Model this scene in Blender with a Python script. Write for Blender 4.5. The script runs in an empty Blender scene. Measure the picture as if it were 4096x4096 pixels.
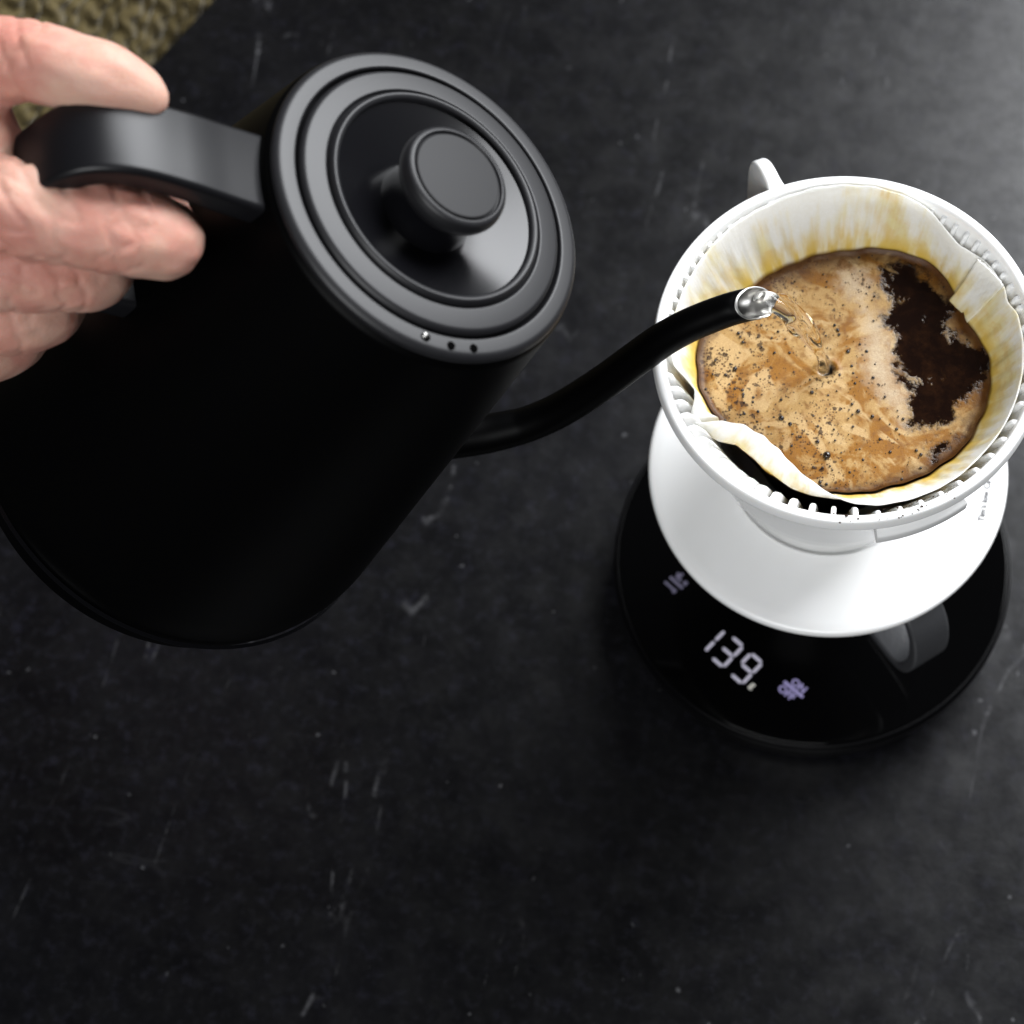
import bpy, bmesh, math, random
import numpy as np
from mathutils import Vector, Matrix

random.seed(7)
rng = np.random.default_rng(11)
sc = bpy.context.scene
col = sc.collection
R = math.radians
Z0 = 0.026                      # height of the scale's top above the counter

# ------------------------------------------------------------------ camera
cam = bpy.data.cameras.new('camera')
cam_ob = bpy.data.objects.new('camera', cam)
col.objects.link(cam_ob)
c_r = Vector((0.97745455, 0.20129155, -0.06375205))
c_u = Vector((-0.16276231, 0.91064354, 0.37978517))
c_f = Vector((-0.13450294, 0.36084631, -0.92287534))
m = Matrix((c_r, c_u, -c_f)).transposed().to_4x4()
m.translation = Vector((0.0, -0.3145729, 0.80079737 + Z0))
cam_ob.matrix_world = m
cam.sensor_width = 36.0
cam.lens = 36.0 * 8944.37 / 4096.0
cam.clip_start = 0.02
cam.clip_end = 50
cam.dof.use_dof = True
cam.dof.focus_distance = 0.662
cam.dof.aperture_fstop = 13.0
sc.camera = cam_ob

# ------------------------------------------------------------------ world and lamps
world = bpy.data.worlds.new('World')
sc.world = world
world.use_nodes = True
bg = world.node_tree.nodes['Background']
bg.inputs[0].default_value = (0.92, 0.95, 1.0, 1)
bg.inputs[1].default_value = 0.03

def area(name, loc, target, sx, sy, watts, color=(1, 1, 1)):
    l = bpy.data.lights.new(name, 'AREA')
    l.shape = 'RECTANGLE'; l.size = sx; l.size_y = sy; l.energy = watts; l.color = color
    o = bpy.data.objects.new(name, l); col.objects.link(o)
    o.location = loc
    o.rotation_euler = (Vector(target) - Vector(loc)).to_track_quat('-Z', 'Y').to_euler()
    return o

area('window_light', (1.05, 1.80, 1.72), (-0.05, 0.0, 0.12), 2.0, 1.7, 215, (0.95, 0.97, 1.0))
area('front_fill', (-0.10, -1.75, 1.9), (-0.05, 0.0, 0.15), 1.4, 1.0, 48, (0.97, 0.985, 1.0))  # unseen soft fill, added to brighten the hand, paper and base plate

sc.view_settings.view_transform = 'Standard'
sc.view_settings.look = 'None'
sc.view_settings.exposure = 0.0
sc.view_settings.gamma = 1.0
sc.view_settings.use_curve_mapping = False
sc.cycles.use_denoising = True
sc.cycles.max_bounces = 12
sc.cycles.transmission_bounces = 12
sc.cycles.caustics_reflective = False

# ------------------------------------------------------------------ helpers
class NT:
    """small helper round a material's node tree"""
    def __init__(self, name):
        self.m = bpy.data.materials.new(name); self.m.use_nodes = True
        self.t = self.m.node_tree
        self.b = self.t.nodes['Principled BSDF']
    def n(self, kind, **kw):
        x = self.t.nodes.new(kind)
        for k, v in kw.items(): setattr(x, k, v)
        return x
    def link(self, a, b): self.t.links.new(a, b)
    def coord(self, which='Object'):
        return self.n('ShaderNodeTexCoord').outputs[which]
    def attr(self, name, out='Fac'):
        return self.n('ShaderNodeAttribute', attribute_name=name).outputs[out]
    def noise(self, scale, detail=4, rough=0.5, vec=None, dist=0.0):
        x = self.n('ShaderNodeTexNoise')
        x.inputs['Scale'].default_value = scale; x.inputs['Detail'].default_value = detail
        x.inputs['Roughness'].default_value = rough; x.inputs['Distortion'].default_value = dist
        self.link(vec if vec is not None else self.coord(), x.inputs['Vector'])
        return x.outputs['Fac']
    def vor(self, scale, vec=None, feature='F1', out='Distance', rnd=1.0):
        x = self.n('ShaderNodeTexVoronoi', feature=feature)
        x.inputs['Scale'].default_value = scale; x.inputs['Randomness'].default_value = rnd
        self.link(vec if vec is not None else self.coord(), x.inputs['Vector'])
        return x.outputs[out]
    def math(self, op, a, b=None, clamp=False):
        x = self.n('ShaderNodeMath', operation=op, use_clamp=clamp)
        for i, v in enumerate((a, b)):
            if v is None: continue
            if isinstance(v, (int, float)): x.inputs[i].default_value = v
            else: self.link(v, x.inputs[i])
        return x.outputs[0]
    def ramp(self, fac, lo, hi, a=0.0, b=1.0):
        x = self.n('ShaderNodeMapRange', interpolation_type='SMOOTHSTEP')
        x.inputs['From Min'].default_value = lo; x.inputs['From Max'].default_value = hi
        x.inputs['To Min'].default_value = a; x.inputs['To Max'].default_value = b
        self.link(fac, x.inputs['Value'])
        return x.outputs['Result']
    def mix(self, fac, a, b):
        x = self.n('ShaderNodeMix', data_type='RGBA')
        if isinstance(fac, (int, float)): x.inputs[0].default_value = fac
        else: self.link(fac, x.inputs[0])
        for i, v in ((6, a), (7, b)):
            if isinstance(v, tuple): x.inputs[i].default_value = (*v, 1) if len(v) == 3 else v
            else: self.link(v, x.inputs[i])
        return x.outputs[2]
    def mapping(self, scale=(1, 1, 1), rot=(0, 0, 0), vec=None):
        x = self.n('ShaderNodeMapping')
        x.inputs['Scale'].default_value = scale; x.inputs['Rotation'].default_value = rot
        self.link(vec if vec is not None else self.coord(), x.inputs['Vector'])
        return x.outputs[0]
    def bump(self, h, strength, dist=0.001):
        x = self.n('ShaderNodeBump')
        x.inputs['Strength'].default_value = strength; x.inputs['Distance'].default_value = dist
        self.link(h, x.inputs['Height']); self.link(x.outputs[0], self.b.inputs['Normal'])
    def set(self, **kw):
        for k, v in kw.items():
            k = {'base': 'Base Color', 'rough': 'Roughness', 'spec': 'Specular IOR Level', 'metal': 'Metallic',
                 'trans': 'Transmission Weight', 'ior': 'IOR', 'coat': 'Coat Weight', 'coat_r': 'Coat Roughness',
                 'sss': 'Subsurface Weight', 'sss_s': 'Subsurface Scale', 'sss_r': 'Subsurface Radius',
                 'em': 'Emission Color', 'em_s': 'Emission Strength', 'sheen': 'Sheen Weight'}.get(k, k)
            i = self.b.inputs[k]
            if isinstance(v, (int, float)): i.default_value = v
            elif isinstance(v, tuple): i.default_value = (*v, 1) if (len(v) == 3 and k != 'Subsurface Radius') else v
            else: self.link(v, i)
        return self

def finish(ob, angle=35):
    ob.data.shade_smooth()
    ob.data.set_sharp_from_angle(angle=R(angle))
    return ob

def link(name, me, mat=None, parent=None, smooth=35):
    ob = bpy.data.objects.new(name, me)
    col.objects.link(ob)
    if mat is not None and not me.materials: me.materials.append(mat.m if isinstance(mat, NT) else mat)
    if parent is not None: ob.parent = parent
    if smooth: finish(ob, smooth)
    return ob

def mesh(name, verts, faces):
    me = bpy.data.meshes.new(name)
    me.from_pydata([tuple(map(float, v)) for v in verts], [], [tuple(map(int, f)) for f in faces])
    me.update()
    return me

def tag(o, label=None, cat=None, group=None, kind=None):
    if label: o['label'] = label
    if cat: o['category'] = cat
    if group: o['group'] = group
    if kind: o['kind'] = kind
    return o

def empty(name, loc=(0, 0, 0), mw=None):
    o = bpy.data.objects.new(name, None); col.objects.link(o)
    o.empty_display_size = 0.02
    if mw is not None: o.matrix_world = mw
    else: o.location = loc
    return o

def fillet(pts, rad, seg=5):
    """round the inner corners of an open polyline of (r, z)"""
    out = [pts[0]]
    for i in range(1, len(pts) - 1):
        r = rad[i] if isinstance(rad, (list, tuple)) else rad
        a, b, c = (np.array(pts[i + k], float) for k in (-1, 0, 1))
        u, v = a - b, c - b
        lu, lv = np.linalg.norm(u), np.linalg.norm(v)
        if r <= 0 or lu < 1e-9 or lv < 1e-9: out.append(tuple(b)); continue
        d = min(r, lu * 0.48, lv * 0.48)
        p0, p1 = b + u / lu * d, b + v / lv * d
        for k in range(seg + 1):
            w = k / seg
            out.append(tuple((1 - w) ** 2 * p0 + 2 * w * (1 - w) * b + w * w * p1))
    out.append(pts[-1])
    return out

def lathe_mesh(name, prof, seg=128, a0=0.0, a1=2 * math.pi):
    """turn a list of (r, z) about z; r = 0 closes with a point"""
    full = abs(a1 - a0 - 2 * math.pi) < 1e-6
    n = seg if full else seg + 1
    V, F, rows = [], [], []
    for r, z in prof:
        if r < 1e-7:
            rows.append([len(V)] * n); V.append((0, 0, z)); continue
        ids = []
        for k in range(n):
            a = a0 + (a1 - a0) * k / seg
            ids.append(len(V)); V.append((r * math.cos(a), r * math.sin(a), z))
        rows.append(ids)
    for A, B in zip(rows[:-1], rows[1:]):
        for k in range(seg):
            q = [A[k], A[(k + 1) % n], B[(k + 1) % n], B[k]]
            q = [x for i, x in enumerate(q) if x not in q[:i]]
            if len(q) > 2: F.append(q[::-1])
    if not full:
        F.append([row[0] for row in rows]); F.append([row[-1] for row in rows][::-1])
    return mesh(name, V, F)

def spline(P, n):
    """Catmull-Rom through rows of P, n samples"""
    P = np.array(P, float)
    Q = np.vstack([2 * P[0] - P[1], P, 2 * P[-1] - P[-2]])
    k = len(P) - 1
    out = []
    for t in np.linspace(0, k, n):
        i = min(int(t), k - 1); w = t - i
        a, b, c, d = Q[i:i + 4]
        out.append(0.5 * (2 * b + (c - a) * w + (2 * a - 5 * b + 4 * c - d) * w ** 2 + (3 * b - a - 3 * c + d) * w ** 3))
    return np.array(out)

def frames(P, up):
    T = np.gradient(P, axis=0); T /= np.linalg.norm(T, axis=1)[:, None]
    up = np.array(up, float)
    A, B = [], []
    a = up - T[0] * (up @ T[0]); a /= np.linalg.norm(a)
    for t in T:
        a = a - t * (a @ t); a /= np.linalg.norm(a)
        A.append(a); B.append(np.cross(t, a))
    return T, np.array(A), np.array(B)

def sweep(name, P, section, up=(0, 0, 1), cap=True):
    """section(i) -> list of (a, b) offsets in the frame of point i"""
    P = np.array(P, float)
    T, A, B = frames(P, up)
    V, F = [], []
    for i in range(len(P)):
        s = section(i)
        for a, b in s: V.append(P[i] + A[i] * a + B[i] * b)
    m_ = len(section(0))
    for i in range(len(P) - 1):
        for k in range(m_):
            k2 = (k + 1) % m_
            F.append((i * m_ + k, i * m_ + k2, (i + 1) * m_ + k2, (i + 1) * m_ + k))
    if cap:
        F.append(tuple(range(m_))[::-1]); F.append(tuple(range((len(P) - 1) * m_, len(P) * m_)))
    return mesh(name, V, F)

def circle(r, n=28, r2=None, ph=0.0):
    return [(r * math.cos(2 * math.pi * k / n + ph), (r2 or r) * math.sin(2 * math.pi * k / n + ph)) for k in range(n)]

def rrect(w, h, r, n=4):
    """rounded rectangle section, full width w (first axis) and height h"""
    out = []
    for cx, cy, a in ((w / 2 - r, h / 2 - r, 0), (-w / 2 + r, h / 2 - r, 90), (-w / 2 + r, -h / 2 + r, 180), (w / 2 - r, -h / 2 + r, 270)):
        for k in range(n + 1):
            t = R(a + 90 * k / n); out.append((cx + r * math.cos(t), cy + r * math.sin(t)))
    return out

def box_mesh(name, x0, x1, y0, y1, z0, z1, bevel=0.0, seg=2):
    bm = bmesh.new()
    bmesh.ops.create_cube(bm, size=1)
    for v in bm.verts:
        v.co = Vector((x0 if v.co.x < 0 else x1, y0 if v.co.y < 0 else y1, z0 if v.co.z < 0 else z1))
    if bevel: bmesh.ops.bevel(bm, geom=bm.edges[:], offset=bevel, segments=seg, affect='EDGES', profile=0.5)
    me = bpy.data.meshes.new(name); bm.to_mesh(me); bm.free()
    return me

def prism_mesh(name, outline, z0, z1, bevel=0.0, seg=2):
    """outline of (x, y) raised from z0 to z1"""
    bm = bmesh.new()
    vs = [bm.verts.new((x, y, z0)) for x, y in outline]
    f = bm.faces.new(vs)
    r = bmesh.ops.extrude_face_region(bm, geom=[f])
    for g in r['geom']:
        if isinstance(g, bmesh.types.BMVert): g.co.z = z1
    bmesh.ops.recalc_face_normals(bm, faces=bm.faces[:])
    if bevel:
        es = [e for e in bm.edges if abs(e.verts[0].co.z - e.verts[1].co.z) < 1e-9]
        bmesh.ops.bevel(bm, geom=es, offset=bevel, segments=seg, affect='EDGES', profile=0.5)
    me = bpy.data.meshes.new(name); bm.to_mesh(me); bm.free()
    return me

def set_attr(me, name, vals, kind='FLOAT'):
    a = me.attributes.new(name, kind, 'POINT')
    if kind == 'FLOAT': a.data.foreach_set('value', np.asarray(vals, np.float32).ravel())
    else: a.data.foreach_set('vector', np.asarray(vals, np.float32).ravel())

def pip(poly, x, y):
    """signed distance (positive inside) of points to a polygon, numpy"""
    P = np.array(poly, float); Q = np.roll(P, -1, 0)
    d = np.full(x.shape, 1e9); ins = np.zeros(x.shape, bool)
    for (ax, ay), (bx, by) in zip(P, Q):
        ex, ey = bx - ax, by - ay
        w = np.clip(((x - ax) * ex + (y - ay) * ey) / (ex * ex + ey * ey), 0, 1)
        d = np.minimum(d, np.hypot(x - ax - w * ex, y - ay - w * ey))
        c = ((ay > y) != (by > y)) & (x < (bx - ax) * (y - ay) / (by - ay + 1e-12) + ax)
        ins ^= c
    return np.where(ins, d, -d)

def interp_deg(knots, th):
    k = sorted(knots)
    x = np.array([a[0] for a in k], float)
    th = (np.asarray(th) - x[0]) % 360 + x[0]
    return [np.interp(th, np.r_[x, x[0] + 360], np.r_[[a[j] for a in k], k[0][j]]) for j in range(1, len(k[0]))]

# ------------------------------------------------------------------ materials
def mat_counter():
    t = NT('black_marble_laminate')
    cloud = t.noise(9, 6, 0.6)
    fine = t.noise(260, 3, 0.6)
    base = t.mix(t.ramp(cloud, 0.35, 0.7), (0.0006, 0.0006, 0.0010), (0.0022, 0.0022, 0.0030))
    base = t.mix(t.ramp(fine, 0.45, 0.75, 0, 0.5), base, (0.006, 0.006, 0.0075))
    # veins: thin lines where a warped noise crosses a value, broken up by a second noise
    warp = t.mapping((1, 1, 1), (0, 0, R(35)))
    v1 = t.noise(5.0, 3, 0.55, t.mapping((2.8, 0.6, 1), (0, 0, R(-32))), 0.2)
    line = t.ramp(t.math('ABSOLUTE', t.math('SUBTRACT', v1, 0.5)), 0.0, 0.0065, 1, 0)
    line = t.math('MULTIPLY', line, t.ramp(t.noise(16, 3, 0.6), 0.46, 0.66))
    line = t.math('MULTIPLY', line, t.ramp(t.noise(75, 3, 0.7), 0.47, 0.62))
    v2 = t.noise(7.0, 3, 0.55, t.mapping((0.7, 2.4, 1), (0, 0, R(28))), 0.3)
    line2 = t.ramp(t.math('ABSOLUTE', t.math('SUBTRACT', v2, 0.46)), 0.0, 0.007, 1, 0)
    line2 = t.math('MULTIPLY', line2, t.ramp(t.noise(22, 3, 0.6), 0.52, 0.70))
    # flecks
    wob_ = t.n('ShaderNodeVectorMath', operation='ADD')
    nz_ = t.n('ShaderNodeTexNoise'); nz_.inputs['Scale'].default_value = 260; nz_.inputs['Detail'].default_value = 2
    t.link(t.coord(), nz_.inputs['Vector'])
    sc_ = t.n('ShaderNodeVectorMath', operation='SCALE'); sc_.inputs['Scale'].default_value = 0.0042
    t.link(nz_.outputs['Color'], sc_.inputs[0]); t.link(t.coord(), wob_.inputs[0]); t.link(sc_.outputs[0], wob_.inputs[1])
    wv = wob_.outputs[0]
    d = t.vor(52, wv); cell = t.n('ShaderNodeSeparateColor'); t.link(t.vor(52, wv, out='Color'), cell.inputs[0])
    size = t.math('MULTIPLY', t.ramp(cell.outputs[0], 0.45, 1.0), 0.07)
    fleck = t.ramp(t.math('SUBTRACT', d, size), -0.04, 0.0, 1, 0)
    fleck = t.math('MULTIPLY', fleck, t.ramp(cell.outputs[1], 0.35, 1.0, 0.08, 1.0))
    d2 = t.vor(150, wv); c2 = t.n('ShaderNodeSeparateColor'); t.link(t.vor(150, wv, out='Color'), c2.inputs[0])
    fl2 = t.ramp(t.math('SUBTRACT', d2, t.math('MULTIPLY', t.ramp(c2.outputs[0], 0.74, 1.0), 0.17)), -0.09, 0.0, 0.40, 0)
    tot = t.math('ADD', t.math('ADD', t.math('MULTIPLY', line, 0.36), t.math('MULTIPLY', line2, 0.05)), t.math('ADD', fleck, fl2), True)
    base = t.mix(t.math('MULTIPLY', tot, 0.8), base, (0.15, 0.15, 0.16))
    mott = t.noise(130, 5, 0.7)
    base = t.mix(t.ramp(mott, 0.50, 0.72, 0, 0.7), base, (0.0065, 0.0065, 0.0105))
    t.set(base=base, rough=t.ramp(t.noise(55, 5, 0.65), 0.3, 0.7, 0.30, 0.37), spec=t.ramp(t.noise(95, 5, 0.7), 0.3, 0.7, 0.36, 0.51))
    t.bump(t.noise(500, 2), 0.10, 0.0004)
    return t

M = {}
M['counter'] = mat_counter()

def plain(name, base, rough, spec=0.5, bump=None, **kw):
    t = NT(name).set(base=base, rough=rough, spec=spec, **kw)
    if bump: t.bump(t.noise(bump[0], 3), bump[1], bump[2])
    return t

M['black_body'] = plain('satin_black_enamel', (0.0006, 0.0006, 0.0007), 0.45, 0.05, (2500, 0.06, 0.0002))
M['black_satin'] = plain('satin_black_plastic', (0.0075, 0.0075, 0.0088), 0.46, 0.36, (2200, 0.05, 0.0002))
M['knob_cap'] = plain('matte_knob_cap', (0.010, 0.010, 0.011), 0.60, 0.28, (2200, 0.05, 0.0002))
M['black_handle'] = plain('satin_black_handle', (0.005, 0.005, 0.006), 0.36, 0.24, (2200, 0.05, 0.0002))
M['black_gloss'] = plain('polished_black_lid', (0.003, 0.003, 0.0038), 0.22, 0.26)
M['groove'] = plain('dark_gasket', (0.0008, 0.0008, 0.0008), 0.9, 0.02)
M['scale_glass'] = plain('black_scale_glass', (0.0010, 0.0010, 0.0011), 0.06, 0.13)
M['scale_body'] = plain('black_scale_shell', (0.0015, 0.0015, 0.0018), 0.30, 0.14)

def mat_steel():
    t = NT('brushed_steel')
    n_ = t.noise(900, 3, 0.6, t.mapping((1, 1, 0.06)))
    t.set(base=(0.40, 0.395, 0.38), metal=1.0, rough=t.ramp(n_, 0.3, 0.7, 0.34, 0.46))
    return t
M['steel'] = mat_steel()

def mat_plastic():
    t = NT('white_glazed_plastic')
    t.set(base=t.mix(t.ramp(t.noise(24, 3), 0.4, 0.7), (0.80, 0.80, 0.79), (0.83, 0.83, 0.825)), rough=0.24, spec=0.5,
          sss=0.12, sss_s=0.004, sss_r=(1.0, 0.9, 0.8))
    t.bump(t.noise(60, 2), 0.04, 0.001)
    return t
M['white'] = mat_plastic()

def mat_glass(name, ior, tint=(1, 1, 1), rough=0.0):
    return NT(name).set(base=tint, trans=1.0, ior=ior, rough=rough, spec=0.5)
M['glass'] = plain('server_glass', (0.004, 0.004, 0.0042), 0.35, 0.08)
M['smoky'] = plain('smoky_glass', (0.040, 0.041, 0.044), 0.36, 1.0, (700, 0.2, 0.0006))
M['water'] = mat_glass('water', 1.333, (1.0, 0.985, 0.96))
M['coffee_dark'] = plain('brewed_coffee', (0.006, 0.003, 0.0015), 0.06, 0.4)
M['bubble'] = plain('coffee_bubble', (0.010, 0.005, 0.003), 0.07, 0.5)
M['grounds'] = plain('ground_coffee', (0.035, 0.016, 0.007), 0.7, 0.3)

def mat_coffee():
    t = NT('coffee_foam')
    co = t.coord()
    big = t.noise(75, 4, 0.6, co, 1.2)
    mid = t.noise(260, 4, 0.65, co, 0.4)
    grain = t.noise(2600, 2, 0.7, co)
    dark = t.attr('dark'); pale = t.attr('pale'); edge = t.attr('edge')
    foam = t.mix(t.ramp(big, 0.43, 0.57), (0.385, 0.240, 0.088), (0.235, 0.098, 0.008))
    foam = t.mix(t.ramp(mid, 0.47, 0.70, 0, 0.80), foam, (0.150, 0.056, 0.005))
    swirl = t.noise(38, 3, 0.5, co, 2.5)
    foam = t.mix(t.math('MULTIPLY', t.ramp(swirl, 0.53, 0.60), 0.85), foam, (0.49, 0.335, 0.155))
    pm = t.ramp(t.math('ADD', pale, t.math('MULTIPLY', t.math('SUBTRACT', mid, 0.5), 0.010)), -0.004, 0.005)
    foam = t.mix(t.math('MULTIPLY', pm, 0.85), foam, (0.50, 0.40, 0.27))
    foam = t.mix(t.ramp(grain, 0.35, 0.75, 0.35, 0.0), foam, (0.11, 0.045, 0.010))
    # small brown specks that gather towards the left and the rim
    d = t.vor(1300, co); c = t.n('ShaderNodeSeparateColor'); t.link(t.vor(1300, co, out='Color'), c.inputs[0])
    clump = t.ramp(t.math('ADD', t.noise(110, 3, 0.6, co), t.attr('speck')), 0.40, 0.72, 0.0, 1.0)
    sp = t.ramp(t.math('SUBTRACT', d, t.math('MULTIPLY', t.math('MULTIPLY', c.outputs[0], clump), 0.62)), -0.12, 0.02, 1, 0)
    foam = t.mix(t.math('MULTIPLY', sp, 0.85), foam, (0.030, 0.009, 0.002))
    d2 = t.vor(560, co); c2 = t.n('ShaderNodeSeparateColor'); t.link(t.vor(560, co, out='Color'), c2.inputs[0])
    sp2 = t.ramp(t.math('SUBTRACT', t.math('ADD', d2, t.math('MULTIPLY', t.math('SUBTRACT', t.noise(1100, 3, 0.7, co), 0.5), 0.9)),
                 t.math('MULTIPLY', t.math('MULTIPLY', t.ramp(c2.outputs[1], 0.35, 1.0), clump), 0.55)), -0.12, 0.03, 1, 0)
    foam = t.mix(t.math('MULTIPLY', sp2, 0.8), foam, (0.016, 0.005, 0.0015))
    # edge ring of darker wet foam
    em = t.ramp(t.math('ADD', edge, t.math('MULTIPLY', t.math('SUBTRACT', mid, 0.5), 0.006)), 0.0002, 0.0042, 1, 0)
    foam = t.mix(t.math('MULTIPLY', em, 0.92), foam, (0.045, 0.015, 0.003))
    # bare dark coffee, torn edge
    tear = t.math('ADD', t.math('MULTIPLY', t.math('SUBTRACT', t.noise(330, 5, 0.7, co), 0.5), 0.010),
                  t.math('MULTIPLY', t.math('SUBTRACT', t.noise(95, 3, 0.6, co), 0.5), 0.010))
    dm = t.ramp(t.math('ADD', dark, tear), -0.0022, 0.0014)
    wisps = t.math('MULTIPLY', t.ramp(t.noise(80, 6, 0.75, co, 0.5), 0.58, 0.70), 0.6)
    film = t.math('MULTIPLY', dm, t.math('SUBTRACT', 1.0, wisps))
    bare = t.mix(t.ramp(t.noise(160, 4, 0.7, co), 0.4, 0.8), (0.0060, 0.0026, 0.0017), (0.018, 0.0070, 0.0030))
    colr = t.mix(film, foam, bare)
    t.set(base=colr, rough=t.ramp(film, 0, 1, 0.42, 0.07), spec=t.ramp(film, 0, 1, 0.18, 0.40), sss=0.0)
    t.bump(t.math('MULTIPLY', t.math('SUBTRACT', 1.0, film), t.math('ADD', t.math('MULTIPLY', grain, 0.4), t.math('MULTIPLY', mid, 0.6))), 0.30, 0.0006)
    return t
M['coffee'] = mat_coffee()

def mat_paper():
    t = NT('wet_filter_paper')
    pc = t.attr('pc', 'Vector'); h = t.attr('h'); out = t.attr('flop')
    fib = t.noise(900, 4, 0.7)
    clouds = t.noise(2.2, 4, 0.6, pc)
    streak = t.noise(2.2, 3, 0.5, t.mapping((1, 1, 0.35), vec=pc))
    fine = t.noise(9, 2, 0.5, t.mapping((1, 1, 0.10), vec=pc))
    base = t.mix(t.ramp(fib, 0.35, 0.7), (0.90, 0.895, 0.86), (0.93, 0.93, 0.91))
    reach = t.math('ADD', t.math('MULTIPLY', t.math('SUBTRACT', streak, 0.5), 2.0), t.math('MULTIPLY', t.math('SUBTRACT', fine, 0.5), 0.7))
    reach = t.math('ADD', reach, t.attr('reach'))
    s = t.ramp(t.math('SUBTRACT', reach, h), -0.50, 0.50)
    base = t.mix(t.math('MULTIPLY', s, 0.70), base, t.mix(t.ramp(clouds, 0.4, 0.65), (0.80, 0.68, 0.22), (0.74, 0.52, 0.05)))
    base = t.mix(t.math('MULTIPLY', t.ramp(h, 0.02, 0.42, 0.9, 0), t.ramp(streak, 0.36, 0.56, 0.15, 0.9)), base, (0.74, 0.50, 0.045))
    base = t.mix(t.ramp(h, 0.0, 0.07, 0.8, 0), base, (0.36, 0.16, 0.018))
    base = t.mix(t.ramp(h, -0.10, 0.0, 1, 0), base, (0.020, 0.009, 0.003))
    # folded-over part: clean above, amber then dark brown where it stays wet
    t.set(base=base, rough=0.75, spec=0.25, sss=0.0)
    tr = t.n('ShaderNodeBsdfTranslucent'); t.link(base, tr.inputs[0])
    mx = t.n('ShaderNodeMixShader'); mx.inputs[0].default_value = 0.38
    t.link(t.b.outputs[0], mx.inputs[1]); t.link(tr.outputs[0], mx.inputs[2])
    t.link(mx.outputs[0], t.t.nodes['Material Output'].inputs[0])
    t.bump(t.math('ADD', t.math('MULTIPLY', fib, 0.5), fine), 0.25, 0.0006)
    return t
M['paper'] = mat_paper()

def mat_skin():
    t = NT('skin')
    a = t.noise(45, 4, 0.6); b = t.noise(140, 4, 0.6)
    base = t.mix(t.ramp(a, 0.38, 0.66), (0.52, 0.320, 0.250), (0.46, 0.210, 0.165))
    base = t.mix(t.ramp(b, 0.45, 0.75, 0, 0.5), base, (0.53, 0.36, 0.265))
    base = t.mix(t.math('MULTIPLY', t.attr('flush'), t.ramp(a, 0.3, 0.6, 0.2, 0.6)), base, (0.48, 0.190, 0.145))
    t.set(base=base, rough=0.55, spec=0.30, sss=0.35, sss_s=0.006, sss_r=(1.0, 0.35, 0.2))
    wr = t.vor(700, t.mapping((1.0, 1.0, 1.6)), 'DISTANCE_TO_EDGE')
    t.bump(t.math('ADD', t.ramp(wr, 0.0, 0.15), t.math('MULTIPLY', t.noise(150, 4, 0.55), 2.0)), 0.16, 0.0010)
    return t
M['skin'] = mat_skin()
M['nail'] = plain('fingernail', (0.74, 0.52, 0.44), 0.25, 0.5)

def mat_knit():
    t = NT('olive_knit')
    f = t.noise(900, 4, 0.7)
    t.set(base=t.mix(t.ramp(f, 0.3, 0.7), (0.045, 0.033, 0.011), (0.125, 0.096, 0.038)), rough=0.9, spec=0.1, sheen=0.3)
    t.bump(t.noise(1500, 3, 0.7), 0.5, 0.0008)
    return t
M['knit'] = mat_knit()

def glow(name, c, s):
    return NT(name).set(base=(0.02, 0.02, 0.02), em=c, em_s=s)
M['led'] = glow('display_digits', (0.62, 0.60, 0.74), 0.62)
M['led_small'] = glow('display_unit', (0.75, 0.74, 0.68), 0.6)
M['led_violet'] = glow('button_violet', (0.36, 0.32, 0.62), 0.62)
M['led_dim'] = glow('button_dim', (0.22, 0.19, 0.40), 0.22)
M['print'] = plain('grey_print', (0.05, 0.05, 0.055), 0.5)

# ------------------------------------------------------------------ counter
e_pt = np.array([-0.3027, 0.2274]); e_dir = np.array([-0.0193, -0.0399]); e_dir = e_dir / np.linalg.norm(e_dir)
e_out = np.array([e_dir[1], -e_dir[0]])             # away from the counter, towards the person
A_ = e_pt - e_dir * 1.1; B_ = e_pt + e_dir * 1.1
ins = -e_out
poly = [A_, B_, B_ + ins * 1.5, A_ + ins * 1.5]
counter = link('countertop', prism_mesh('countertop', [tuple(q) for q in poly][::-1], -0.030, 0.0, 0.0015, 2), M['counter'], smooth=30)
tag(counter, kind='structure')

# ------------------------------------------------------------------ kitchen scale
zt = Z0
scale = empty('kitchen_scale', (0, 0, 0))
tag(scale, 'round black glossy kitchen scale showing 139 under the white coffee dripper', 'scale')
prof = fillet([(0.0, 0.0015), (0.068, 0.0015), (0.0725, 0.005), (0.0748, 0.016), (0.0756, zt - 0.0030), (0.0744, zt - 0.0006), (0.0735, zt - 0.0007)], [0, .001, .003, .004, .0012, .0004, 0], 4)
link('shell', lathe_mesh('shell', prof, 160), M['scale_body'], scale)
link('glass_top', lathe_mesh('glass_top', fillet([(0.0735, zt - 0.0014), (0.0735, zt), (0.0, zt)], [0, .0006, 0], 4), 160), M['scale_glass'], scale)
for k in range(4):
    a = R(45 + 90 * k)
    f = link('foot', lathe_mesh('foot', [(0, 0.0), (0.006, 0.0), (0.006, 0.0018), (0, 0.0018)], 20), M['groove'], scale)
    f.location = (0.05 * math.cos(a), 0.05 * math.sin(a), 0)

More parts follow.
